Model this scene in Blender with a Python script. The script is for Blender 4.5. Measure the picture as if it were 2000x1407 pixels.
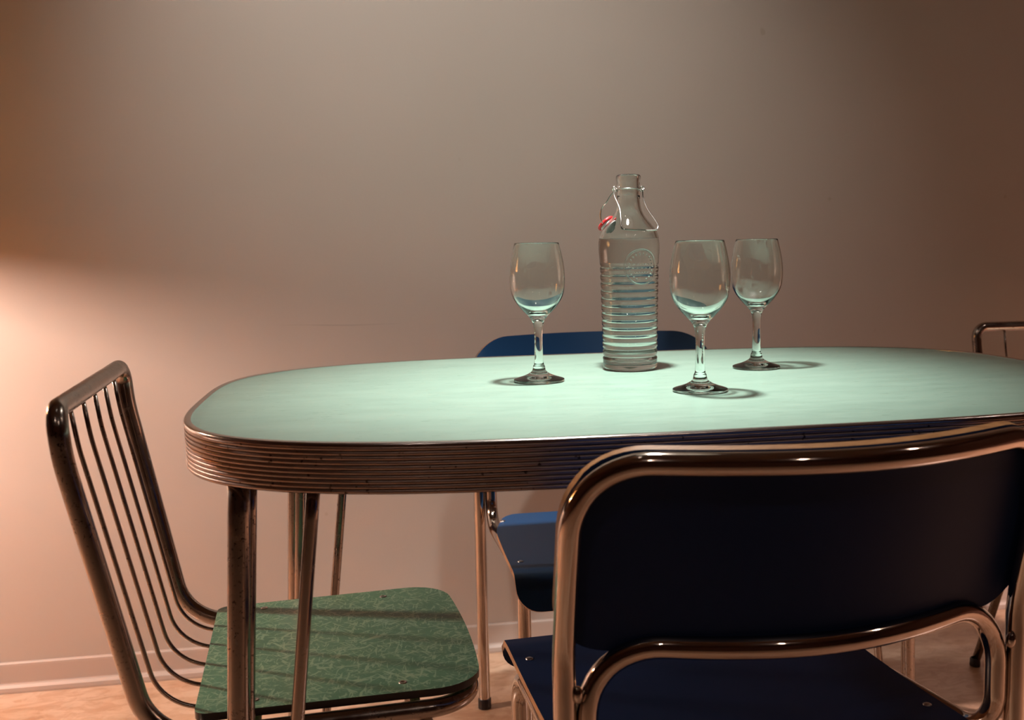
import bpy, bmesh, math, random
from mathutils import Vector, Matrix

for o in list(bpy.data.objects):
    bpy.data.objects.remove(o, do_unlink=True)
S = bpy.context.scene
COL = S.collection
R = math.radians
PI = math.pi

# ------------------------------------------------------------------ camera
CAM_H = 0.96
FPX = 2050.0
yaw, roll = R(10.11), R(0.95)
pitch = math.atan((703.5 - 469.2) / FPX)
fw = Vector((math.sin(yaw) * math.cos(pitch), math.cos(yaw) * math.cos(pitch), -math.sin(pitch)))
rt = Vector((math.cos(yaw), -math.sin(yaw), 0))
up = rt.cross(fw)
r2 = rt * math.cos(roll) - up * math.sin(roll)
u2 = up * math.cos(roll) + rt * math.sin(roll)
cd = bpy.data.cameras.new('camera')
cam = bpy.data.objects.new('camera', cd)
COL.objects.link(cam)
cam.matrix_world = Matrix(((r2.x, u2.x, -fw.x, 0), (r2.y, u2.y, -fw.y, 0), (r2.z, u2.z, -fw.z, CAM_H), (0, 0, 0, 1)))
cd.sensor_width = 36
cd.lens = FPX / 2000 * 36
cd.shift_x = -112.0 / 2000       # the photograph is cropped off-centre
cd.clip_start = 0.05
cd.dof.use_dof = True
cd.dof.focus_distance = 1.5
cd.dof.aperture_fstop = 7.1
S.camera = cam

# ------------------------------------------------------------------ world, exposure
w = bpy.data.worlds.new('world')
S.world = w
w.use_nodes = True
w.node_tree.nodes['Background'].inputs[0].default_value = (0.9, 0.6, 0.5, 1)
w.node_tree.nodes['Background'].inputs[1].default_value = 0.05
S.view_settings.view_transform = 'Standard'
S.view_settings.look = 'None'
S.view_settings.gamma = 1
S.view_settings.use_curve_mapping = False
S.view_settings.exposure = 0.0

TABLE_POWER = 112.0
SIDE_POWER = 76.0
WALL_POWER = 90.0
CEIL_POWER = 9.0


def light(name, kind, loc, power, color, size=0.03, target=None, spot=None, blend=0.5, caustic=False):
    d = bpy.data.lights.new(name, kind)
    d.energy = power
    d.color = color
    if kind in ('POINT', 'SPOT'):
        d.shadow_soft_size = size
    if kind == 'SPOT':
        d.spot_size = R(spot)
        d.spot_blend = blend
    if kind == 'AREA':
        d.shape = 'DISK'
        d.size = size
    o = bpy.data.objects.new(name, d)
    o.location = loc
    if target is not None:
        v = Vector(target) - Vector(loc)
        o.rotation_euler = v.to_track_quat('-Z', 'Y').to_euler()
    COL.objects.link(o)
    if caustic:
        try:
            d.cycles.is_caustics_light = True
        except Exception:
            pass
    return o


# ------------------------------------------------------------------ materials
def lin(r, g, b):
    f = lambda c: (c / 255 / 12.92) if c / 255 <= 0.04045 else ((c / 255 + 0.055) / 1.055) ** 2.4
    return (f(r), f(g), f(b), 1)


def mat(name, color=(0.5, 0.5, 0.5, 1), rough=0.5, metal=0.0, **kw):
    m = bpy.data.materials.new(name)
    m.use_nodes = True
    b = m.node_tree.nodes['Principled BSDF']
    b.inputs['Base Color'].default_value = color
    b.inputs['Roughness'].default_value = rough
    b.inputs['Metallic'].default_value = metal
    for k, v in kw.items():
        b.inputs[k.replace('_', ' ')].default_value = v
    return m


def N(m, t, **kw):
    n = m.node_tree.nodes.new(t)
    for k, v in kw.items():
        if k in n.inputs:
            n.inputs[k].default_value = v
        else:
            setattr(n, k, v)
    return n


def L(m, a, b):
    m.node_tree.links.new(a, b)


def bsdf(m):
    return m.node_tree.nodes['Principled BSDF']


def coords(m, scale=(1, 1, 1), rot=(0, 0, 0)):
    tc = N(m, 'ShaderNodeTexCoord')
    mp = N(m, 'ShaderNodeMapping')
    mp.inputs['Scale'].default_value = scale
    mp.inputs['Rotation'].default_value = rot
    L(m, tc.outputs['Object'], mp.inputs['Vector'])
    return mp.outputs['Vector']


def noise(m, vec, scale, detail=4, rough=0.5, dist=0.0):
    n = N(m, 'ShaderNodeTexNoise')
    n.inputs['Scale'].default_value = scale
    n.inputs['Detail'].default_value = detail
    n.inputs['Roughness'].default_value = rough
    n.inputs['Distortion'].default_value = dist
    L(m, vec, n.inputs['Vector'])
    return n.outputs['Fac']


def ramp(m, fac, stops):
    r = N(m, 'ShaderNodeValToRGB')
    e = r.color_ramp.elements
    while len(e) < len(stops):
        e.new(0.5)
    for i, (p, c) in enumerate(stops):
        e[i].position = p
        e[i].color = c if len(c) == 4 else (*c, 1)
    L(m, fac, r.inputs['Fac'])
    return r.outputs['Color']


def math_n(m, op, a, b=None):
    n = N(m, 'ShaderNodeMath', operation=op)
    for i, v in enumerate((a, b)):
        if v is None:
            continue
        if isinstance(v, (int, float)):
            n.inputs[i].default_value = v
        else:
            L(m, v, n.inputs[i])
    return n.outputs[0]


def mixc(m, fac, a, b, blend='MIX'):
    n = N(m, 'ShaderNodeMix', data_type='RGBA', blend_type=blend)
    for sock, v in ((n.inputs[0], fac), (n.inputs[6], a), (n.inputs[7], b)):
        if isinstance(v, (int, float)):
            sock.default_value = v
        elif isinstance(v, tuple):
            sock.default_value = v
        else:
            L(m, v, sock)
    return n.outputs[2]


def bump(m, h, strength=0.2, dist=0.001):
    b = N(m, 'ShaderNodeBump')
    b.inputs['Strength'].default_value = strength
    b.inputs['Distance'].default_value = dist
    L(m, h, b.inputs['Height'])
    L(m, b.outputs['Normal'], bsdf(m).inputs['Normal'])


G = (0, 0, 0, 1)
Wh = (1, 1, 1, 1)

# wall paint: fine roller texture, a few rubbed dark smears at chair height
M_wall = mat('wall_paint', (0.5, 0.41, 0.37, 1), 0.6)
v = coords(M_wall)
big = noise(M_wall, v, 1.7, 3)
base = ramp(M_wall, big, [(0.3, (0.50, 0.42, 0.37)), (0.7, (0.54, 0.455, 0.405))])
sep = N(M_wall, 'ShaderNodeSeparateXYZ')
L(M_wall, v, sep.inputs[0])
wob = math_n(M_wall, 'MULTIPLY', noise(M_wall, v, 2.0, 2), 0.018)
zz = math_n(M_wall, 'SUBTRACT', math_n(M_wall, 'SUBTRACT', sep.outputs['Z'], 0.772), wob)
band = math_n(M_wall, 'LESS_THAN', math_n(M_wall, 'ABSOLUTE', zz), 0.0014)
vs = coords(M_wall, (5, 5, 120))
patch = ramp(M_wall, noise(M_wall, vs, 1.0, 3), [(0.5, G), (0.62, Wh)])
inx = math_n(M_wall, 'MULTIPLY', math_n(M_wall, 'GREATER_THAN', sep.outputs['X'], -0.4), math_n(M_wall, 'LESS_THAN', sep.outputs['X'], 0.65))
smear = math_n(M_wall, 'MULTIPLY', math_n(M_wall, 'MULTIPLY', band, inx), math_n(M_wall, 'MULTIPLY', patch, 0.22))
c = mixc(M_wall, smear, base, (0.16, 0.12, 0.1, 1))
spots = ramp(M_wall, noise(M_wall, v, 24, 1, 0.4), [(0.80, G), (0.83, Wh)])
c = mixc(M_wall, math_n(M_wall, 'MULTIPLY', spots, 0.3), c, (0.3, 0.22, 0.12, 1))
L(M_wall, c, bsdf(M_wall).inputs['Base Color'])
bump(M_wall, noise(M_wall, v, 320, 3), 0.25, 0.0006)

M_trim = mat('baseboard_paint', (0.52, 0.42, 0.37, 1), 0.45)
M_ceil = mat('ceiling_paint', (0.12, 0.07, 0.05, 1), 0.8)
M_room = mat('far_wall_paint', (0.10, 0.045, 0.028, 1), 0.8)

# floor: warm polished stone with soft veins
M_floor = mat('floor_stone', (0.6, 0.4, 0.27, 1), 0.3)
v = coords(M_floor, (1, 1.7, 1))
n1 = noise(M_floor, v, 5, 8, 0.62, 0.7)
n2 = noise(M_floor, v, 16, 6, 0.6, 1.2)
c = ramp(M_floor, n1, [(0.30, (0.44, 0.26, 0.16)), (0.46, (0.60, 0.40, 0.27)), (0.62, (0.68, 0.48, 0.35)), (0.8, (0.72, 0.55, 0.43))])
c2 = ramp(M_floor, n2, [(0.42, (0.75, 0.6, 0.5)), (0.56, (1, 1, 1))])
c = mixc(M_floor, 0.6, c, c2, 'MULTIPLY')
L(M_floor, c, bsdf(M_floor).inputs['Base Color'])
bump(M_floor, n2, 0.05, 0.001)

# table laminate: mint with fine fibres running along the table
M_lam = mat('mint_laminate', (0.35, 0.6, 0.47, 1), 0.33, Coat_Weight=0.35, Coat_Roughness=0.22)
v = coords(M_lam, (9, 120, 9))
v2 = coords(M_lam, (3, 10, 3))
f1 = noise(M_lam, v, 3.0, 5, 0.7)
f2 = noise(M_lam, v2, 3.0, 4, 0.6)
c = ramp(M_lam, f1, [(0.3, (0.215, 0.35, 0.28)), (0.7, (0.30, 0.445, 0.365))])
c = mixc(M_lam, 0.35, c, ramp(M_lam, f2, [(0.35, (0.22, 0.345, 0.285)), (0.65, (0.31, 0.45, 0.375))]))
L(M_lam, c, bsdf(M_lam).inputs['Base Color'])
L(M_lam, ramp(M_lam, f1, [(0.3, (0.26,) * 3), (0.7, (0.4,) * 3)]), bsdf(M_lam).inputs['Roughness'])

# ribbed aluminium edge with dark grime between the ribs and pits
M_band = mat('ribbed_aluminium', (0.62, 0.55, 0.5, 1), 0.28, 1.0)
v = coords(M_band)
g1 = noise(M_band, coords(M_band, (6, 6, 90)), 4, 4, 0.7)
pits = ramp(M_band, noise(M_band, v, 150, 2, 0.5), [(0.68, Wh), (0.72, (0.1, 0.07, 0.05))])
c = ramp(M_band, g1, [(0.35, (0.36, 0.27, 0.235)), (0.65, (0.52, 0.42, 0.375))])
L(M_band, mixc(M_band, 0.9, c, pits, 'MULTIPLY'), bsdf(M_band).inputs['Base Color'])
L(M_band, ramp(M_band, g1, [(0.3, (0.3,) * 3), (0.7, (0.48,) * 3)]), bsdf(M_band).inputs['Roughness'])
M_rim = mat('polished_aluminium_rim', (0.74, 0.68, 0.64, 1), 0.2, 1.0)
M_under = mat('underside_board', (0.12, 0.07, 0.045, 1), 0.8)

# chromes
M_chrome = mat('bright_chrome', (0.60, 0.52, 0.46, 1), 0.07, 1.0)
v = coords(M_chrome)
L(M_chrome, ramp(M_chrome, noise(M_chrome, v, 30, 4), [(0.3, (0.05,) * 3), (0.75, (0.11,) * 3)]), bsdf(M_chrome).inputs['Roughness'])
M_old = mat('aged_chrome', (0.3, 0.25, 0.22, 1), 0.2, 1.0)
v = coords(M_old)
sp = ramp(M_old, noise(M_old, v, 260, 3, 0.6), [(0.60, (0.42, 0.36, 0.32)), (0.66, (0.05, 0.035, 0.03))])
pt = ramp(M_old, noise(M_old, v, 14, 3), [(0.4, G), (0.62, Wh)])
L(M_old, mixc(M_old, pt, (0.42, 0.36, 0.32, 1), sp), bsdf(M_old).inputs['Base Color'])
L(M_old, ramp(M_old, noise(M_old, v, 60, 4), [(0.3, (0.14,) * 3), (0.75, (0.3,) * 3)]), bsdf(M_old).inputs['Roughness'])
M_screw = mat('steel_screw', (0.55, 0.5, 0.46, 1), 0.3, 1.0)
M_wire = mat('galvanised_wire', (0.8, 0.76, 0.72, 1), 0.22, 1.0)

# navy laminate plywood
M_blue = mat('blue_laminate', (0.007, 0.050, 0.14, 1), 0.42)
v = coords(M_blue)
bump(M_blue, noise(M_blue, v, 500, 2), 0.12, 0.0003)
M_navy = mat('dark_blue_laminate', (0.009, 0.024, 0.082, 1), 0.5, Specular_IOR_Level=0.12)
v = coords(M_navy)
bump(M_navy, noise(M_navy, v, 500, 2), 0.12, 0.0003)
M_ply = mat('plywood_edge', (0.5, 0.24, 0.1, 1), 0.4)
v = coords(M_ply, (1, 1, 1))
wv = N(M_ply, 'ShaderNodeTexNoise')
wv.inputs['Scale'].default_value = 220
L(M_ply, coords(M_ply, (0.3, 4, 1)), wv.inputs['Vector'])
L(M_ply, ramp(M_ply, wv.outputs['Fac'], [(0.35, (0.34, 0.15, 0.055)), (0.65, (0.56, 0.28, 0.12))]), bsdf(M_ply).inputs['Base Color'])

# green shell laminate: short pale curved dashes
M_green = mat('green_flake_laminate', (0.06, 0.2, 0.13, 1), 0.33)
cols = ramp(M_green, noise(M_green, coords(M_green), 9, 4), [(0.3, (0.055, 0.20, 0.115)), (0.7, (0.085, 0.27, 0.16))])
acc = None
for i, (ang, sc) in enumerate(((10, 1.0), (55, 1.1), (-35, 0.9), (100, 1.05))):
    tcn = N(M_green, 'ShaderNodeTexCoord')
    rn = N(M_green, 'ShaderNodeVectorRotate', rotation_type='Z_AXIS')
    rn.inputs['Angle'].default_value = R(ang)
    L(M_green, tcn.outputs['Object'], rn.inputs['Vector'])
    mpn = N(M_green, 'ShaderNodeMapping')
    mpn.inputs['Scale'].default_value = (38 * sc, 190 * sc, 26)
    mpn.inputs['Location'].default_value = (7.3 * i, 3.1 * i, 1.7 * i)
    L(M_green, rn.outputs['Vector'], mpn.inputs['Vector'])
    vv = mpn.outputs['Vector']
    dn = noise(M_green, vv, 1.15, 1.5, 0.5, 0.9)
    rr = ramp(M_green, dn, [(0.60, G), (0.66, Wh)])
    acc = rr if acc is None else mixc(M_green, 1.0, acc, rr, 'LIGHTEN')
L(M_green, mixc(M_green, math_n(M_green, 'MULTIPLY', acc, 0.65), cols, (0.34, 0.55, 0.37, 1)), bsdf(M_green).inputs['Base Color'])
M_black = mat('dark_edge', (0.02, 0.013, 0.012, 1), 0.35)

# glass and water
M_glass = mat('clear_glass', (0.96, 1.0, 0.98, 1), 0.0, 0.0, IOR=1.5, Transmission_Weight=1.0)
M_water = mat('water', (1, 1, 1, 1), 0.0, 0.0, IOR=1.33, Transmission_Weight=1.0)
M_red = mat('red_rubber', (0.75, 0.02, 0.025, 1), 0.45)
M_porc = mat('white_porcelain', (0.8, 0.82, 0.8, 1), 0.2)
M_shade = mat('amber_shade', (0.75, 0.36, 0.1, 1), 0.9)
M_lampmetal = mat('lamp_metal', (0.25, 0.2, 0.17, 1), 0.35, 1.0)
M_enamel = mat('lamp_enamel', (0.6, 0.58, 0.55, 1), 0.5)


def emis(name, col, s):
    m = mat(name, (0, 0, 0, 1), 1)
    bsdf(m).inputs['Emission Color'].default_value = col
    bsdf(m).inputs['Emission Strength'].default_value = s
    return m


# ------------------------------------------------------------------ mesh helpers
def tag(o, label, cat, group=None):
    o['label'] = label
    o['category'] = cat
    if group:
        o['group'] = group
    return o


def obj(name, bm, mats, parent=None, smooth=True, auto=None):
    me = bpy.data.meshes.new(name)
    bmesh.ops.recalc_face_normals(bm, faces=bm.faces)
    bm.to_mesh(me)
    bm.free()
    if not isinstance(mats, (list, tuple)):
        mats = [mats]
    for m in mats:
        me.materials.append(m)
    if smooth:
        me.shade_smooth()
        if auto is not None:
            me.set_sharp_from_angle(angle=R(auto))
    o = bpy.data.objects.new(name, me)
    COL.objects.link(o)
    if parent:
        o.parent = parent
    return o


def thing(name, label, cat, loc=(0, 0, 0), rz=0, group=None):
    o = bpy.data.objects.new(name, None)
    o.location = loc
    o.rotation_euler = (0, 0, rz)
    o.empty_display_size = 0.1
    COL.objects.link(o)
    return tag(o, label, cat, group)


def struct(name, bm, m, smooth=False):
    o = obj(name, bm, m, smooth=smooth)
    o['kind'] = 'structure'
    return o


def box(bm, x0, x1, y0, y1, z0, z1):
    vs = [bm.verts.new((x, y, z)) for x in (x0, x1) for y in (y0, y1) for z in (z0, z1)]
    for f in ((0, 1, 3, 2), (4, 6, 7, 5), (0, 4, 5, 1), (2, 3, 7, 6), (0, 2, 6, 4), (1, 5, 7, 3)):
        bm.faces.new([vs[i] for i in f])


def fillet(pts, rads, seg=10, closed=False):
    """round the corners of a polyline; rads is one radius or one per point"""
    P = [Vector(p) for p in pts]
    n = len(P)
    if not isinstance(rads, (list, tuple)):
        rads = [rads] * n
    out = []
    for i in range(n):
        if not closed and i in (0, n - 1):
            out.append(P[i])
            continue
        a, b, c = P[i - 1], P[i], P[(i + 1) % n]
        d1 = (a - b)
        d2 = (c - b)
        l1, l2 = d1.length, d2.length
        d1.normalize()
        d2.normalize()
        ang = d1.angle(d2)
        if rads[i] <= 0 or ang > PI - 0.02:
            out.append(b)
            continue
        t = min(rads[i] / math.tan(ang / 2), l1 * 0.48 if True else 0, l2 * 0.48)
        r = t * math.tan(ang / 2)
        cdir = (d1 + d2).normalized()
        cen = b + cdir * (r / math.sin(ang / 2))
        s, e = b + d1 * t, b + d2 * t
        va, vb = s - cen, e - cen
        tot = va.angle(vb)
        ax = va.cross(vb).normalized()
        for k in range(seg + 1):
            out.append(cen + Matrix.Rotation(tot * k / seg, 3, ax) @ va)
    return out


def tube(bm, path, r, ns=16, closed=False, cap=True):
    P = [Vector(p) for p in path]
    Q = [P[0]]
    for p in P[1:]:
        if (p - Q[-1]).length > 1e-5:
            Q.append(p)
    if closed and (Q[0] - Q[-1]).length < 1e-5:
        Q.pop()
    P = Q
    n = len(P)
    T = []
    for i in range(n):
        if closed:
            t = P[(i + 1) % n] - P[i - 1]
        elif i == 0:
            t = P[1] - P[0]
        elif i == n - 1:
            t = P[-1] - P[-2]
        else:
            t = (P[i + 1] - P[i]).normalized() + (P[i] - P[i - 1]).normalized()
        T.append(t.normalized())
    u = T[0].orthogonal().normalized()
    rings = []
    for i in range(n):
        if i:
            q = T[i - 1].rotation_difference(T[i])
            u = q @ u
        u = (u - T[i] * u.dot(T[i])).normalized()
        wv_ = T[i].cross(u)
        rr = r[i] if isinstance(r, (list, tuple)) else r
        rings.append([bm.verts.new(P[i] + (u * math.cos(2 * PI * k / ns) + wv_ * math.sin(2 * PI * k / ns)) * rr) for k in range(ns)])
    off = 0
    m = n if closed else n - 1
    for i in range(m):
        A, B = rings[i], rings[(i + 1) % n]
        off = 0
        if closed and i == n - 1:
            off = min(range(ns), key=lambda s: (A[0].co - B[s].co).length)
        for k in range(ns):
            bm.faces.new((A[k], A[(k + 1) % ns], B[(k + 1 + off) % ns], B[(k + off) % ns]))
    if cap and not closed:
        bm.faces.new(rings[0][::-1])
        bm.faces.new(rings[-1])
    return bm


def lathe(bm, prof, ns=64, loc=(0, 0, 0), mod=None):
    """prof: list of (r, z), open at the axis when r == 0"""
    rings = []
    for r, z in prof:
        if r < 1e-6:
            rings.append([bm.verts.new((loc[0], loc[1], loc[2] + z))])
        else:
            rings.append([bm.verts.new((loc[0] + r * math.cos(2 * PI * k / ns), loc[1] + r * math.sin(2 * PI * k / ns), loc[2] + z)) for k in range(ns)])
    for A, B in zip(rings[:-1], rings[1:]):
        for k in range(ns):
            a, b = A[k % len(A)], A[(k + 1) % len(A)]
            c_, d = B[(k + 1) % len(B)], B[k % len(B)]
            fs = []
            for q in (a, b, c_, d):
                if q not in fs:
                    fs.append(q)
            if len(fs) > 2:
                bm.faces.new(fs)
    return bm


def catmull(pts, sub=6):
    P = [Vector((p[0], p[1], 0)) if len(p) == 2 else Vector(p) for p in pts]
    out = []
    for i in range(len(P) - 1):
        p0 = P[i - 1] if i else P[0] * 2 - P[1]
        p1, p2 = P[i], P[i + 1]
        p3 = P[i + 2] if i + 2 < len(P) else P[-1] * 2 - P[-2]
        for k in range(sub):
            t = k / sub
            out.append(0.5 * ((2 * p1) + (p2 - p0) * t + (2 * p0 - 5 * p1 + 4 * p2 - p3) * t * t + (3 * p1 - p0 - 3 * p2 + p3) * t ** 3))
    out.append(P[-1])
    if len(pts[0]) == 2:
        return [(max(0, q.x), q.y) for q in out]
    return out


def sheet(bm, rows, hw, pos, thick, nu=28, bev=0.0012):
    """bent plate with rounded outline. rows: list of v; hw(v)->(xmin,xmax); pos(x,v)->point of
    the top face; the thickness goes against the face normal. material 0 = faces, 1 = edge"""
    nr = len(rows)
    us = [-math.cos(PI * k / nu) for k in range(nu + 1)]

    def P(x, vv):
        return Vector(pos(x, vv))

    def Nrm(x, vv):
        e = 1e-3
        a = P(x + e, vv) - P(x - e, vv)
        b = P(x, vv + e) - P(x, vv - e)
        return a.cross(b).normalized()
    top, bot = [], []
    for vv in rows:
        x0, x1 = hw(vv)
        tr, br = [], []
        for u in us:
            x = (x0 + x1) / 2 + u * (x1 - x0) / 2
            p, nn = P(x, vv), Nrm(x, vv)
            tr.append(bm.verts.new(p))
            br.append(bm.verts.new(p - nn * thick))
        top.append(tr)
        bot.append(br)
    for i in range(nr - 1):
        for k in range(nu):
            bm.faces.new((top[i][k], top[i][k + 1], top[i + 1][k + 1], top[i + 1][k])).material_index = 0
            bm.faces.new((bot[i][k + 1], bot[i][k], bot[i + 1][k], bot[i + 1][k + 1])).material_index = 0
    loop = [(0, k) for k in range(nu + 1)] + [(i, nu) for i in range(1, nr)] + [(nr - 1, k) for k in range(nu - 1, -1, -1)] + [(i, 0) for i in range(nr - 2, 0, -1)]
    for a, b in zip(loop, loop[1:] + loop[:1]):
        f = bm.faces.new((top[a[0]][a[1]], bot[a[0]][a[1]], bot[b[0]][b[1]], top[b[0]][b[1]]))
        f.material_index = 1
    return bm


def round_rows(v0, v1, r0, r1, mid=8, seg=9):
    """v samples dense near rounded ends"""
    out = []
    for k in range(seg + 1):
        out.append(v0 + r0 * (1 - math.cos(PI / 2 * k / seg)))
    for k in range(1, mid):
        out.append(v0 + r0 + (v1 - v0 - r0 - r1) * k / mid)
    for k in range(seg + 1):
        out.append(v1 - r1 * (1 - math.sin(PI / 2 * k / seg)))
    return out


def rr_half(v, v0, v1, half, r0, r1):
    if v < v0 + r0:
        d = min(r0, v0 + r0 - v)
        return half - r0 + math.sqrt(max(0, r0 * r0 - d * d))
    if v > v1 - r1:
        d = min(r1, v - (v1 - r1))
        return half - r1 + math.sqrt(max(0, r1 * r1 - d * d))
    return half


def dup(root, loc, rz, name=None):
    r = root.copy()
    COL.objects.link(r)
    r.location = loc
    r.rotation_euler = (0, 0, rz)
    for ch in list(root.children):
        c_ = ch.copy()
        COL.objects.link(c_)
        c_.parent = r
        for g in list(ch.children):
            d = g.copy()
            COL.objects.link(d)
            d.parent = c_
    return r


# ------------------------------------------------------------------ room shell
WY = 2.383
X0, X1, Y0, H = -2.9, 3.1, -2.6, 2.75
bm = bmesh.new(); box(bm, X0 - 0.1, X1 + 0.1, WY, WY + 0.1, -0.1, H + 0.1); struct('wall_back', bm, M_wall)
bm = bmesh.new(); box(bm, X0 - 0.1, X0, Y0, WY, -0.1, H + 0.1); struct('wall_left', bm, M_room)
bm = bmesh.new(); box(bm, X1, X1 + 0.1, Y0, WY, -0.1, H + 0.1); struct('wall_right', bm, M_room)
bm = bmesh.new(); box(bm, X0 - 0.1, X1 + 0.1, Y0 - 0.1, Y0, -0.1, H + 0.1); struct('wall_front', bm, M_room)
bm = bmesh.new(); box(bm, X0, X1, Y0, WY, -0.1, 0); struct('floor', bm, M_floor)
bm = bmesh.new(); box(bm, X0, X1, Y0, WY, H, H + 0.1); struct('ceiling', bm, M_ceil)

# baseboard: flat board with a small rounded shoe strip at its foot
bm = bmesh.new()
prof = [(0, 0), (-0.017, 0), (-0.0175, 0.004), (-0.0165, 0.012), (-0.012, 0.0175), (-0.0075, 0.019),
        (-0.0068, 0.021), (-0.0066, 0.058), (-0.0062, 0.0625), (-0.004, 0.0655), (0, 0.0658)]
A = [bm.verts.new((X0 + 0.001, WY + y, z)) for y, z in prof]
B = [bm.verts.new((X1 - 0.001, WY + y, z)) for y, z in prof]
for i in range(len(prof) - 1):
    bm.faces.new((A[i], A[i + 1], B[i + 1], B[i]))
bm.faces.new((A[0], B[0], B[-1], A[-1])); bm.faces.new(A[::-1]); bm.faces.new(B)
o = struct('baseboard_back', bm, M_trim)

# ------------------------------------------------------------------ table
TC = (0.385, 1.444)
TA, TB, TZ = 0.627, 0.397, 0.7575
BAND_H = 0.0535
table = thing('dining_table', 'mint green laminate dining table with rounded ends and a ribbed metal edge', 'table', (TC[0], TC[1], 0))


def super_pt(a, b, t, n=3.5):
    c_, s_ = math.cos(t), math.sin(t)
    return (a * math.copysign(abs(c_) ** (2 / n), c_), b * math.copysign(abs(s_) ** (2 / n), s_))


def super_loop(a, b, n=3.5, m=220):
    # uniform by arc length
    raw = [super_pt(a, b, 2 * PI * k / 4000, n) for k in range(4000)]
    d = [0]
    for k in range(1, 4001):
        p, q = raw[k - 1], raw[k % 4000]
        d.append(d[-1] + math.hypot(p[0] - q[0], p[1] - q[1]))
    out, j = [], 0
    for i in range(m):
        s = d[-1] * i / m
        while d[j + 1] < s:
            j += 1
        f = (s - d[j]) / max(1e-9, d[j + 1] - d[j])
        p, q = raw[j], raw[(j + 1) % 4000]
        out.append((p[0] + (q[0] - p[0]) * f, p[1] + (q[1] - p[1]) * f))
    return out


LOOP = super_loop(TA, TB)
NRM = []
for i in range(len(LOOP)):
    p, q = LOOP[i - 1], LOOP[(i + 1) % len(LOOP)]
    dx, dy = q[0] - p[0], q[1] - p[1]
    l = math.hypot(dx, dy)
    NRM.append((dy / l, -dx / l))


def ring(bm, off, z):
    return [bm.verts.new((p[0] + n_[0] * off, p[1] + n_[1] * off, z)) for p, n_ in zip(LOOP, NRM)]


def loft(bm, rings_, closed=False):
    nn = len(rings_[0])
    pairs = list(zip(rings_[:-1], rings_[1:]))
    if closed:
        pairs.append((rings_[-1], rings_[0]))
    for A_, B_ in pairs:
        for k in range(nn):
            bm.faces.new((A_[k], A_[(k + 1) % nn], B_[(k + 1) % nn], B_[k]))


# laminate top (slab)
bm = bmesh.new()
r1 = ring(bm, -0.0075, TZ - 0.001)
r0 = ring(bm, -0.0075, TZ - 0.03)
loft(bm, [r0, r1])
f = bm.faces.new(r1)
f = bm.faces.new(r0[::-1])
for f in bm.faces:
    if len(f.verts) > 4 and f.calc_center_median().z < TZ - 0.02:
        f.material_index = 1
top = obj('tabletop', bm, [M_lam, M_under], table, smooth=False)
top.cycles.is_caustics_receiver = True
# polished rim seen as a flat frame round the laminate
bm = bmesh.new()
prof = [(-0.0080, TZ - 0.003), (-0.0080, TZ - 0.0002), (-0.0070, TZ + 0.0003), (-0.0015, TZ + 0.0003), (-0.0003, TZ - 0.0002), (0.0006, TZ - 0.0015), (0.0006, TZ - 0.0036), (-0.003, TZ - 0.0036)]
loft(bm, [ring(bm, o_, z) for o_, z in prof], closed=True)
obj('edge_rim', bm, M_rim, table, auto=40)
# ribbed band
bm = bmesh.new()
prof = []
nrib = 10
zt, zb = TZ - 0.0036, TZ - BAND_H
for i in range(nrib):
    za = zt - (zt - zb) * i / nrib
    zc = zt - (zt - zb) * (i + 1) / nrib
    h_ = za - zc
    for t, o_ in ((0.0, -0.0022), (0.16, -0.0004), (0.35, 0.0), (0.65, 0.0), (0.84, -0.0004), (0.96, -0.0022)):
        prof.append((o_, za - h_ * t))
prof += [(-0.001, zb), (-0.004, zb), (-0.004, zt)]
loft(bm, [ring(bm, o_, z) for o_, z in prof], closed=True)
obj('ribbed_edge_band', bm, M_band, table, auto=50)
# inner frame rail the legs are welded to
bm = bmesh.new()
path = [(x * 0.88, y * 0.82, TZ - 0.0445) for x, y in LOOP[::2]]
tube(bm, path, 0.0085, 10, closed=True)
obj('under_frame', bm, M_old, table)
# legs: each a cluster of three steel rods drawing together towards the floor
for sx in (-1, 1):
    for sy in (-1, 1):
        root = None
        specs = [((0.545, 0.265), (0.578, 0.290), 0.0125),
                 ((0.535, 0.254), (0.574, 0.276), 0.0085),
                 ((0.461, 0.308), (0.540, 0.300), 0.0074)]
        for k, (tp, bt, r) in enumerate(specs):
            bm = bmesh.new()
            ins = 0.02 if sy > 0 else 0.0
            a = Vector((sx * (tp[0] - ins), sy * tp[1], TZ - 0.032))
            b = Vector((sx * (bt[0] - ins), sy * bt[1], 0.004))
            tube(bm, [a.lerp(b, t / 12) for t in range(13)], r, 16)
            if k == 0:
                root = obj('leg', bm, M_old, table)
            else:
                obj('leg_rod', bm, M_old, root)
        bm = bmesh.new()
        lathe(bm, [(0, 0), (0.016, 0), (0.0165, 0.003), (0.0155, 0.012), (0.0126, 0.014)], 20, (sx * (0.578 - ins), sy * 0.290, 0))
        obj('foot_cap', bm, M_black, root)


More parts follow.
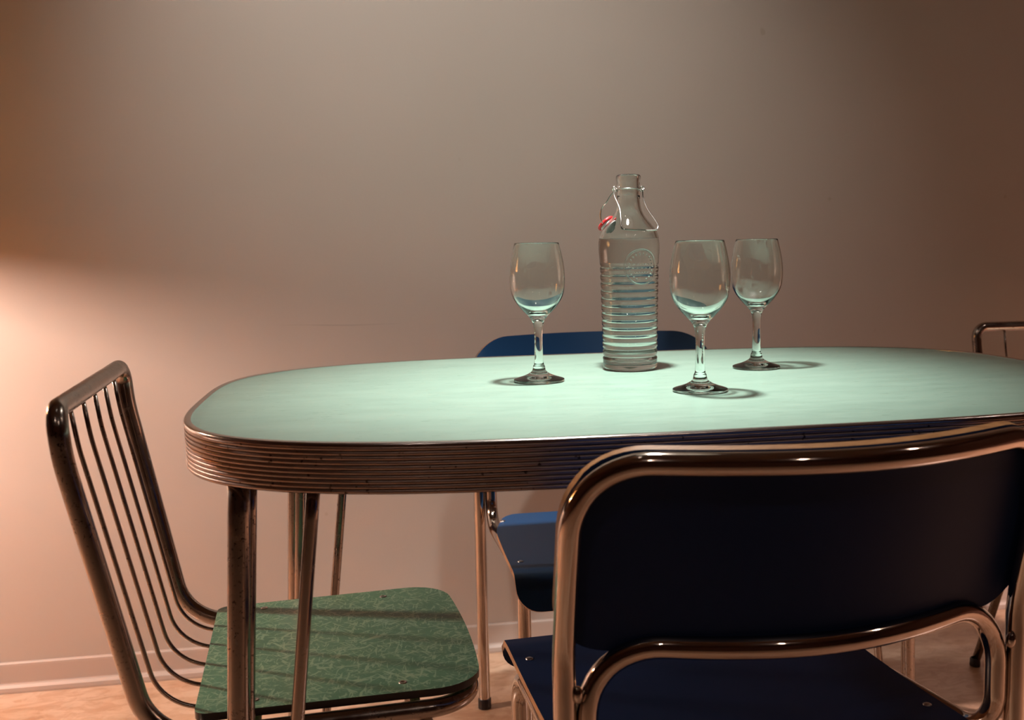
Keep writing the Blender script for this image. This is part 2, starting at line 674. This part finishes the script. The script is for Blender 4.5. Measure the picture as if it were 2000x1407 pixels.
# ------------------------------------------------------------------ blue tube chairs
def blue_chair(label, HO, lam, seat_l, seat_r, seat_back, leg_in):
    t = thing('dining_chair', label, 'chair')
    r = 0.0118
    HI = HO - 0.0235
    yB, ZT = -0.205, 0.7520

    def lean(z):
        # uprights stand straight to the lower bar, then tip back
        d = max(0.0, z - 0.535)
        return -math.tan(R(14.5)) * (d - 0.02 * (1 - math.exp(-d / 0.02)))

    def bow(x, amt=0.066):
        return -amt * (1 - min(1.0, abs(x) / (HO - 0.012)) ** 2) ** 1.35

    # outer back frame: upside down U from floor to floor
    bm = bmesh.new()
    pts = [Vector((-HO, yB, 0.006)), Vector((-HO, yB, ZT)), Vector((HO, yB, ZT)), Vector((HO, yB, 0.006))]
    path = fillet(pts, [0, 0.072, 0.072, 0], 14)
    dense = []
    for a, b in zip(path[:-1], path[1:]):
        m_ = max(1, int((b - a).length / 0.02))
        for k in range(m_):
            dense.append(a.lerp(b, k / m_))
    dense.append(path[-1])
    for p in dense:
        hh = HO - 0.055
        if abs(p.x) < hh + 0.055 and p.z > 0.3:
            s = (1 - min(1.0, abs(p.x) / (HO - 0.012)) ** 2) ** 1.35
            p.y += -0.066 * s * min(1, max(0, (p.z - 0.6) / 0.12))
        p.y += lean(p.z)
    tube(bm, dense, r, 20)
    obj('back_frame', bm, M_chrome, t)
    # inner frame: front legs, seat rails, lower back arch, one tube
    bm = bmesh.new()
    zr = 0.3895
    pts = []
    for s in (-1, 1):
        li = leg_in[0 if s < 0 else 1]
        side = [Vector((s * (HI - li), 0.145, 0.006)), Vector((s * (HI - li), 0.145, zr)), Vector((s * HI, yB + 0.002, zr)), Vector((s * HI, yB + 0.002, 0.5540))]
        pts += side if s < 0 else side[::-1]
    path = fillet(pts, [0, 0.05, 0.055, 0.075, 0.075, 0.055, 0.05, 0], 12)
    dense = []
    for a, b in zip(path[:-1], path[1:]):
        m_ = max(1, int((b - a).length / 0.02))
        for k in range(m_):
            dense.append(a.lerp(b, k / m_))
    dense.append(path[-1])
    for p in dense:
        if p.z > 0.45 and p.y < 0:
            s = (1 - min(1.0, abs(p.x) / (HI - 0.005)) ** 2) ** 1.35
            p.y += -0.062 * s
    tube(bm, dense, r, 20)
    obj('seat_frame', bm, M_chrome, t)
    for s in (-1, 1):
        bm = bmesh.new()
        bmesh.ops.create_uvsphere(bm, u_segments=16, v_segments=10, radius=0.0055, matrix=Matrix.Translation((s * (HI + HO) / 2, yB - 0.007, 0.508)) @ Matrix.Diagonal((1, 1, 1.7, 1)))
        obj('weld_joint', bm, M_chrome, t)
        for yy, xx in ((yB, HO), (0.145, HI - leg_in[0 if s < 0 else 1])):
            bm = bmesh.new()
            lathe(bm, [(0, 0), (0.0130, 0), (0.0136, 0.002), (0.0136, 0.02), (0.0120, 0.022)], 16, (s * xx, yy, 0))
            obj('foot_cap', bm, M_black, t)
    # backrest plate
    PH = HO + 0.0085
    v0, v1 = 0.548, 0.7665
    rows = round_rows(v0, v1, 0.055, 0.081, 8, 12)

    def hw(v):
        h = rr_half(v, v0, v1, PH, 0.055, 0.081)
        return (-h, h)

    def pos(x, v):
        return (-x, yB + 0.0222 + bow(x) + lean(v), v)
    bm = bmesh.new()
    sheet(bm, rows, hw, pos, 0.0095, 30)
    back = obj('backrest', bm, [lam, M_ply], t, auto=50)
    for s in (-1, 1):
        for z in (0.60,):
            bm = bmesh.new()
            lathe(bm, [(0, 0.0012), (0.003, 0.0012), (0.0042, 0.0004), (0.0044, -0.0005)], 16)
            bmesh.ops.rotate(bm, verts=bm.verts, cent=(0, 0, 0), matrix=Matrix.Rotation(-PI / 2, 3, 'X'))
            bmesh.ops.translate(bm, verts=bm.verts, vec=(s * 0.205, yB + 0.0224 + bow(0.205) + lean(z), z))
            obj('screw', bm, M_screw, back)
    # seat: flat with a waterfall front lip
    y0, y1 = seat_back, 0.265
    rows = round_rows(y0, y1, 0.035, 0.04, 14, 7)

    def prof_yz(v):
        # arc-length parameter v -> (y, z)
        zf = 0.4125
        yc = 0.185
        if v <= yc:
            u = min(1, max(0, (v - y0) / (yc - y0)))
            return v, zf - 0.006 * math.sin(PI * u)
        d = v - yc
        a = min(d / 0.045, 1.0) * R(66)
        y = yc + 0.045 / R(66) * math.sin(a)
        z = zf - 0.045 / R(66) * (1 - math.cos(a))
        if d > 0.045:
            y += (d - 0.045) * math.cos(R(66))
            z -= (d - 0.045) * math.sin(R(66))
        return y, z

    def hw2(v):
        k = min(1.0, max(0.0, (-v - 0.07) / 0.11))
        k = k * k * (3 - 2 * k)
        hl = rr_half(v, y0, y1, min(seat_l, seat_l + (HI - 0.018 - seat_l) * k), 0.035, 0.04)
        hr = rr_half(v, y0, y1, min(seat_r, seat_r + (HI - 0.018 - seat_r) * k), 0.035, 0.04)
        return (-hl, hr)

    def pos2(x, v):
        y, z = prof_yz(v)
        return (x, y, z)
    bm = bmesh.new()
    sheet(bm, rows, hw2, pos2, 0.0095, 26)
    seat = obj('seat', bm, [lam, M_ply], t, auto=50)
    for s in (-1, 1):
        for yy in (0.125, -0.142):
            bm = bmesh.new()
            lathe(bm, [(0, 0.0016), (0.0035, 0.0016), (0.0052, 0.0006), (0.0055, -0.002)], 18, ((-(seat_l - 0.02) if s < 0 else seat_r - 0.02), yy, prof_yz(yy)[1]))
            obj('screw', bm, M_screw, seat)
    return t


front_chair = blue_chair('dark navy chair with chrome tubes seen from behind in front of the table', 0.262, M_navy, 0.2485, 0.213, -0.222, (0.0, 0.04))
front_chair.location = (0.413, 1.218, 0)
front_chair.rotation_euler.z = R(4.2)
back_chair = blue_chair('blue chair with plywood edges facing out from the wall behind the table', 0.246, M_blue, 0.2265, 0.2265, -0.184, (0.018, 0.018))
back_chair.location = (0.427, 1.875, 0)
back_chair.rotation_euler.z = R(180)


# ------------------------------------------------------------------ green wire-back chairs
def wire_chair(label):
    t = thing('wire_back_chair', label, 'chair')
    r = 0.0112
    YH = 0.196
    YT = 0.216
    zr = 0.402
    # side profile of the back (x, z), from seat rail up
    # one closed loop: back arch + seat rails + front
    side = [(0.160, zr), (-0.212, zr), (-0.279, 0.735), (-0.283, 0.789)]
    pts, rad = [], []
    rs = [0.06, 0.075, 0.3, 0.06]
    wd = lambda z: YH + (YT - YH) * max(0.0, (z - zr) / 0.385)
    for (x, z), q in zip(side, rs):
        pts.append(Vector((x, -wd(z), z))); rad.append(q)
    for (x, z), q in list(zip(side, rs))[::-1]:
        pts.append(Vector((x, wd(z), z))); rad.append(q)
    path = fillet(pts, rad, 12, closed=True)
    # bow the top rail back a little
    for p in path:
        if p.z > 0.72:
            p.x -= 0.008 * max(0, 1 - (p.y / YT) ** 2) * min(1, (p.z - 0.72) / 0.06)
    bm = bmesh.new()
    tube(bm, path, r, 20, closed=True)
    fr = obj('frame', bm, M_old, t)
    # five wires
    for k in range(5):
        y = -YH + (k + 1) * 2 * YH / 6
        yt = y * 1.08
        bm = bmesh.new()
        pp = [(-0.10, y, zr + 0.006), (-0.208, y, zr + 0.008), (-0.277, yt, 0.735), (-0.284, yt, 0.785)]
        pth = fillet(pp, [0, 0.085, 0.3, 0], 12)
        tube(bm, pth, 0.0028, 10)
        obj('back_wire', bm, M_old, t)
    # seat board
    x0, x1 = -0.167, 0.166
    rows = round_rows(x0, x1, 0.016, 0.06, 12, 8)

    def hw(v):
        base_h = 0.186 + 0.008 * (v - x0) / (x1 - x0)
        h = rr_half(v, x0, x1, base_h, 0.016, 0.055)
        return (-h, h)

    def pos(y, v):
        u = y / 0.2
        vv = v + 0.012 * (1 - u * u) * max(0, (v - x0) / (x1 - x0))
        return (vv, -y, 0.4235 + 0.0015 * (u * u))
    bm = bmesh.new()
    sheet(bm, rows, hw, pos, 0.0095, 24)
    seat = obj('seat', bm, [M_green, M_black], t, auto=50)
    for sx, sy in ((-0.10, 1), (-0.1, -1), (0.074, 1), (0.074, -1)):
        bm = bmesh.new()
        lathe(bm, [(0, 0.0003), (0.002, 0.0003), (0.003, 0.0012), (0.0048, 0.001), (0.0056, -0.0005)], 18, (sx, sy * 0.163, 0.4242))
        obj('screw', bm, M_screw, seat)
    # cross rails under the seat and legs
    for x in (-0.10, 0.088):
        bm = bmesh.new()
        tube(bm, [(x, -YH + 0.006, zr - 0.003), (x, YH - 0.006, zr - 0.003)], 0.0065, 12)
        obj('cross_rail', bm, M_old, t)
    for x, xf in ((-0.13, -0.172), (0.10, 0.135)):
        for s in (-1, 1):
            bm = bmesh.new()
            tube(bm, fillet([(x * 0.6, s * 0.165, zr - 0.016), (x, s * 0.17, zr - 0.018), (xf, s * 0.262, 0.008)], [0, 0.03, 0], 8), 0.0098, 16)
            lg = obj('leg', bm, M_old, t)
            bm = bmesh.new()
            lathe(bm, [(0, 0), (0.0115, 0), (0.0125, 0.003), (0.0118, 0.018), (0.0098, 0.02)], 16, (xf - 0.0006, s * 0.262, 0))
            obj('foot_cap', bm, M_black, lg)
    return t


green_chair = wire_chair('green flake laminate chair with fan of back wires at the left end of the table')
green_chair.location = (-0.076, 1.409, 0)
green_chair.rotation_euler.z = R(4.0)
end_chair = dup(green_chair, (1.525, 1.895, 0), R(-90))
end_chair.scale = (0.95, 0.95, 0.95)
end_chair['label'] = 'chair by the wall beyond the right end of the table, its chrome back tube showing'
end_chair['category'] = 'chair'

# ------------------------------------------------------------------ wine glasses
outer = [(0, 0.0028), (0.012, 0.0024), (0.026, 0.0010), (0.0345, 0.0), (0.0364, 0.0003), (0.0369, 0.0016), (0.0362, 0.0030), (0.0315, 0.0047),
         (0.0245, 0.0068), (0.0168, 0.0100), (0.0108, 0.0140), (0.0092, 0.0180), (0.0086, 0.0215), (0.0071, 0.0250), (0.0064, 0.0330),
         (0.0060, 0.0460), (0.0058, 0.0600), (0.0060, 0.0710), (0.0066, 0.0780), (0.0076, 0.0835), (0.0094, 0.0880), (0.0137, 0.0940),
         (0.0205, 0.1010), (0.0272, 0.1085), (0.0330, 0.1165), (0.0368, 0.1245), (0.0391, 0.1340), (0.0400, 0.1450), (0.0397, 0.1580),
         (0.0380, 0.1720), (0.0350, 0.1870), (0.0321, 0.1985)]
rim = [(0.0317, 0.1995), (0.0312, 0.1992)]
inner = [(0.0310, 0.1985), (0.0339, 0.1870), (0.0369, 0.1720), (0.0386, 0.1580), (0.0389, 0.1450), (0.0380, 0.1345), (0.0356, 0.1255),
         (0.0316, 0.1180), (0.0255, 0.1105), (0.0180, 0.1040), (0.0100, 0.1000), (0.0, 0.0985)]


def wine_glass(label, loc):
    bm = bmesh.new()
    prof_ = catmull(outer, 3)[:-1] + [outer[-1]] + rim + catmull(inner, 3)
    lathe(bm, prof_, 72)
    g = obj('wine_glass', bm, M_glass)
    g.location = loc
    g.cycles.is_caustics_caster = True
    tag(g, label, 'wine glass', 'empty wine glasses on the table')
    return g


gl = wine_glass('empty wine glass standing alone on the table to the left of the bottle', (0.222, 1.497, TZ))
for lab, p in (('empty wine glass right of the bottle, the biggest looking and nearest one', (0.415, 1.336, TZ)),
               ('empty wine glass rightmost and farthest back on the table', (0.573, 1.551, TZ))):
    g2 = gl.copy(); COL.objects.link(g2); g2.location = p; g2['label'] = lab

# ------------------------------------------------------------------ swing-top bottle
BZ = TZ
bottle = thing('swing_top_bottle', 'clear ribbed glass bottle of water with wire swing closure and red gasket', 'bottle', (0.382, 1.598, BZ))
body = [(0.0, 0.0055), (0.018, 0.0045), (0.032, 0.0015), (0.0375, 0.0), (0.0402, 0.0006), (0.0420, 0.003), (0.0427, 0.007), (0.0427, 0.016)]
# ribs
nz = 13
z = 0.0185
p_ = 0.0117
for i in range(nz):
    rr_ = 0.0427 + 0.0032 * i / nz
    for t, d in ((0.0, 0.0), (0.12, -0.0011), (0.26, -0.0013), (0.45, 0.0), (0.72, 0.0004)):
        body.append((rr_ + d, z + p_ * (i + t)))
sh = [(0.0461, 0.1712), (0.0470, 0.180), (0.0475, 0.1880), (0.0472, 0.1970), (0.0461, 0.2060), (0.0435, 0.2135), (0.0395, 0.2195), (0.0340, 0.2265),
      (0.0285, 0.2330), (0.0240, 0.2395), (0.0208, 0.2465), (0.0190, 0.2540), (0.0180, 0.2620), (0.0178, 0.2690), (0.0186, 0.2705), (0.0191, 0.2725),
      (0.0186, 0.2745), (0.0178, 0.2765), (0.0178, 0.2900), (0.0186, 0.2925), (0.0192, 0.2960), (0.0188, 0.2995), (0.0172, 0.3010), (0.0150, 0.3005)]
inn = [(0.0140, 0.2985), (0.0136, 0.29), (0.0138, 0.262), (0.0150, 0.2540), (0.0168, 0.2465), (0.0200, 0.2390), (0.0246, 0.2320), (0.0302, 0.2252), (0.0358, 0.2180),
       (0.0398, 0.2115), (0.0422, 0.2045), (0.0434, 0.1960), (0.0437, 0.1880), (0.0433, 0.180), (0.0426, 0.165), (0.0390, 0.030), (0.0384, 0.014), (0.036, 0.0095), (0.030, 0.0085), (0.018, 0.0108), (0.0, 0.0120)]
bm = bmesh.new()
lathe(bm, body + sh + inn, 96)
gb = obj('glass_body', bm, M_glass, bottle)
# water (meets the inner wall)
bm = bmesh.new()
wat = [(0.0, 0.0118), (0.018, 0.0106), (0.030, 0.0083), (0.0361, 0.0093), (0.03855, 0.014), (0.03915, 0.030), (0.04275, 0.165), (0.04345, 0.180), (0.04385, 0.1880), (0.04355, 0.1960), (0.0426, 0.2026), (0.0424, 0.2034), (0.0416, 0.2029), (0.0, 0.2028)]
lathe(bm, wat, 96)
gb.cycles.is_caustics_caster = True
wat_o = obj('water', bm, M_water, bottle)
# raised round seal moulded on the side facing the camera, right of centre: ring and blurred relief
def on_bottle(a, z_, out=0.0):
    rr_ = 0.0464 + out if z_ > 0.14 else 0.0458 + out
    return Vector((rr_ * math.cos(a), rr_ * math.sin(a), z_))
a0 = math.atan2(-1.598, -0.382) + 0.42
zc = 0.160
bm = bmesh.new()
pth = []
for k in range(64):
    t_ = 2 * PI * k / 64
    pth.append(on_bottle(a0 + 0.0265 * math.cos(t_) / 0.0464, zc + 0.0265 * math.sin(t_), 0.0003))
tube(bm, pth, 0.0015, 8, closed=True)
obj('moulded_seal_ring', bm, M_glass, bottle)
random.seed(4)
bm = bmesh.new()
for k in range(22):
    t_ = 2 * PI * k / 22
    if 4.5 < t_ < 4.9:
        continue
    c1 = on_bottle(a0 + 0.0215 * math.cos(t_) / 0.0464, zc + 0.0215 * math.sin(t_), 0.0002)
    c2 = on_bottle(a0 + 0.0185 * math.cos(t_) / 0.0464, zc + 0.0185 * math.sin(t_), 0.0002)
    tube(bm, [c1, c2], 0.0010, 6)
for row, (zz_, wd) in enumerate(((0.0045, 0.012), (-0.0015, 0.014), (-0.008, 0.009))):
    n_ = 5
    for k in range(n_):
        xx = (k / (n_ - 1) - 0.5) * 2 * wd
        tube(bm, [on_bottle(a0 + (xx - 0.0015) / 0.0464, zc + zz_, 0.0002), on_bottle(a0 + (xx + 0.0015) / 0.0464, zc + zz_, 0.0002)], 0.0008, 6)
obj('moulded_seal_relief', bm, M_glass, bottle)
# neck collar wire and swing wires
Rt = Vector((rt.x, rt.y, 0))          # picture-right direction on the table, used only to orient the closure
Fw = Vector((fw.x, fw.y, 0)).normalized()
ZV = Vector((0, 0, 1))


def bp(x, d, z_):
    return Rt * x + Fw * d + ZV * z_


bm = bmesh.new()
pth = [(0.0185 * math.cos(2 * PI * k / 40), 0.0185 * math.sin(2 * PI * k / 40), 0.2795) for k in range(40)]
tube(bm, pth, 0.0010, 8, closed=True)
obj('neck_wire', bm, M_wire, bottle)
bm = bmesh.new()
lev = [bp(-0.0215, -0.002, 0.2800), bp(-0.0225, -0.006, 0.2700), bp(-0.0150, -0.018, 0.2500), bp(-0.0135, -0.030, 0.2320), bp(-0.0135, -0.034, 0.2225), bp(-0.007, -0.036, 0.2165),
       bp(0.035, -0.032, 0.2155), bp(0.0425, -0.028, 0.2190), bp(0.0415, -0.024, 0.2260), bp(0.028, -0.012, 0.2480), bp(0.0225, -0.004, 0.2650), bp(0.0215, -0.002, 0.2790)]
tube(bm, catmull(lev, 8), 0.0011, 8)
obj('locking_lever', bm, M_wire, bottle)
for sx in (-1, 1):
    bm = bmesh.new()
    c_ = bp(sx * 0.0212, -0.001, 0.2795)
    pth = [c_ + bp(0.0028 * math.cos(a), 0.001 * math.sin(2 * a), 0.0034 * math.sin(a)) for a in [2 * PI * k / 16 for k in range(16)]]
    tube(bm, pth, 0.0012, 8, closed=True)
    obj('hinge_loop', bm, M_wire, bottle)
bm = bmesh.new()
for dd in (-0.007, 0.012):
    pth = [bp(-0.0205, dd * 0.2, 0.2785), bp(-0.0290, dd * 0.6 + 0.004, 0.2680), bp(-0.0345, dd + 0.008, 0.2590), bp(-0.0385, dd + 0.012, 0.2550), bp(-0.0425, dd + 0.014, 0.2470), bp(-0.0430, dd + 0.014, 0.2350), bp(-0.040, dd + 0.014, 0.2275)]
    tube(bm, catmull(pth, 6), 0.00095, 8)
obj('closure_wire', bm, M_wire, bottle)
# porcelain stopper with red rubber ring, hanging against the shoulder
stp = bmesh.new()
prof_ = [(0, 0.0), (0.0080, 0.0), (0.0105, 0.0015), (0.0120, 0.005), (0.0122, 0.009), (0.0100, 0.0125), (0.0060, 0.0135), (0.0055, 0.018), (0.0, 0.0185)]
lathe(stp, prof_, 32)
axis = (bp(0.62, -0.30, -0.72)).normalized()
q = Vector((0, 0, 1)).rotation_difference(axis).to_matrix()
cap_c = bp(-0.0355, 0.024, 0.2290)
bmesh.ops.rotate(stp, verts=stp.verts, cent=(0, 0, 0), matrix=q)
bmesh.ops.translate(stp, verts=stp.verts, vec=cap_c - axis * 0.001)
stopper = obj('stopper', stp, M_porc, bottle)
bm = bmesh.new()
pth = []
e1 = axis.orthogonal().normalized(); e2 = axis.cross(e1)
for k in range(40):
    a = 2 * PI * k / 40
    pth.append(cap_c + axis * 0.0015 + (e1 * math.cos(a) + e2 * math.sin(a)) * 0.0128)
tube(bm, pth, 0.0024, 10, closed=True)
obj('rubber_gasket', bm, M_red, stopper)

# ------------------------------------------------------------------ lamps out of frame; the wall spotlight is an addition
M_bulb = emis('bulb_glow', (1, 0.93, 0.85, 1), 30)
nt = M_shade.node_tree
tr_ = nt.nodes.new('ShaderNodeBsdfTranslucent'); tr_.inputs[0].default_value = (0.55, 0.33, 0.12, 1)
mx = nt.nodes.new('ShaderNodeMixShader'); mx.inputs[0].default_value = 0.12
nt.links.new(bsdf(M_shade).outputs[0], mx.inputs[1]); nt.links.new(tr_.outputs[0], mx.inputs[2])
nt.links.new(mx.outputs[0], nt.nodes['Material Output'].inputs[0])


def pendant(label, x, y, z, shade, prof_, kind, power, col, size, spot=None, blend=0.3, bulb_r=0.024, caustic=False):
    """z is the bulb's height; the shade profile is relative to it"""
    t = thing('pendant_lamp', label, 'lamp', (x, y, z))
    bm = bmesh.new(); lathe(bm, prof_, 56); obj('lamp_shade', bm, shade, t)
    top_z = max(q[1] for q in prof_)
    bm = bmesh.new(); lathe(bm, [(0, 0.032), (0.018, 0.032), (0.02, top_z + 0.004), (0.012, top_z + 0.03), (0, top_z + 0.032)], 24); obj('socket', bm, M_lampmetal, t)
    bm = bmesh.new(); tube(bm, [(0, 0, top_z + 0.03), (0, 0, H - z - 0.02)], 0.003, 8); cd_ = obj('cord', bm, M_lampmetal, t)
    bm = bmesh.new(); lathe(bm, [(0, H - z - 0.027), (0.03, H - z - 0.025), (0.05, H - z - 0.015), (0.05, H - z)], 24); obj('ceiling_rose', bm, M_lampmetal, t)
    bm = bmesh.new(); bmesh.ops.create_uvsphere(bm, u_segments=20, v_segments=12, radius=bulb_r, matrix=Matrix.Translation((0, 0, 0.012))); obj('bulb', bm, M_bulb, t)
    light('pendant_light', kind, (x, y, z - bulb_r), power, col, size, (x, y, 0) if kind == 'SPOT' else None, spot, blend, caustic)
    return t


pendant('white dome pendant lamp hanging over the middle of the green table', 0.31, 1.46, 1.66, M_enamel,
        catmull([(0.20, -0.005), (0.192, 0.035), (0.16, 0.08), (0.10, 0.115), (0.019, 0.13)], 4), 'SPOT', TABLE_POWER, (1.0, 0.975, 0.92), 0.035, 82, 1.0, caustic=True)
cone = [(0.158, -0.078), (0.105, 0.16), (0.019, 0.165)]
deep_cone = [(0.155, -0.112), (0.10, 0.13), (0.019, 0.135)]
pendant('amber pendant lamp hanging to the left of the green chair', -1.30, 1.88, 1.13, M_shade, cone, 'POINT', SIDE_POWER, (1.0, 0.79, 0.68), 0.028)
pendant('black pendant lamp hanging beyond the right end of the table', 2.15, 1.45, 1.12, M_black, deep_cone, 'POINT', SIDE_POWER * 1.05, (1.0, 0.70, 0.60), 0.028)

# unseen ceiling spot, added to brighten the wall behind the table
wl = thing('added_wall_spotlight', 'unseen ceiling spotlight added to brighten the wall behind the table', 'lamp', (-0.25, 1.00, H))
bm = bmesh.new(); lathe(bm, [(0, -0.014), (0.045, -0.014), (0.05, 0.0)], 28); obj('mount_plate', bm, M_enamel, wl)
d_ = (Vector((0.16, WY, 1.30)) - Vector((-0.25, 1.00, H - 0.09))).normalized()
qd = Vector((0, 0, -1)).rotation_difference(d_).to_matrix()
bm = bmesh.new(); tube(bm, [(0, 0, -0.01), (0, 0, -0.09)], 0.006, 10); obj('stem', bm, M_lampmetal, wl)
bm = bmesh.new(); lathe(bm, [(0, 0.035), (0.022, 0.035), (0.03, 0.02), (0.036, -0.07), (0.033, -0.07), (0.027, 0.015), (0, 0.02)], 32)
bmesh.ops.rotate(bm, verts=bm.verts, cent=(0, 0, 0), matrix=qd); bmesh.ops.translate(bm, verts=bm.verts, vec=(0, 0, -0.09)); hd = obj('spot_head', bm, M_enamel, wl)
bm = bmesh.new(); lathe(bm, [(0, -0.055), (0.029, -0.055)], 28)
bmesh.ops.rotate(bm, verts=bm.verts, cent=(0, 0, 0), matrix=qd); bmesh.ops.translate(bm, verts=bm.verts, vec=(0, 0, -0.09)); obj('bulb', bm, M_bulb, hd)
light('added_wall_spot', 'SPOT', Vector((-0.25, 1.00, H - 0.09)) + d_ * 0.075, WALL_POWER, (1.0, 0.97, 0.90), 0.03, (0.16, WY, 1.30), 58, 1.0)

# ceiling downlights in the rest of the room
M_disc = emis('downlight_glow', (1, 0.86, 0.78, 1), 25)
for i, (x, y) in enumerate(((-0.6, -0.7), (1.0, -0.9), (2.2, 0.8))):
    d = thing('ceiling_downlight', ['recessed ceiling downlight behind the camera on the left', 'recessed ceiling downlight behind the camera on the right', 'recessed ceiling downlight near the right wall'][i], 'lamp', (x, y, H))
    bm = bmesh.new(); lathe(bm, [(0.045, -0.002), (0.062, -0.004), (0.064, 0.0)], 32); obj('trim_ring', bm, M_lampmetal, d)
    bm = bmesh.new(); lathe(bm, [(0, -0.0015), (0.045, -0.0015)], 32); obj('glowing_disc', bm, M_disc, d)
    light('ceiling_light', 'SPOT', (x, y, H - 0.012), CEIL_POWER, (1.0, 0.78, 0.66), 0.045, (x, y, 0), 150, 0.6)
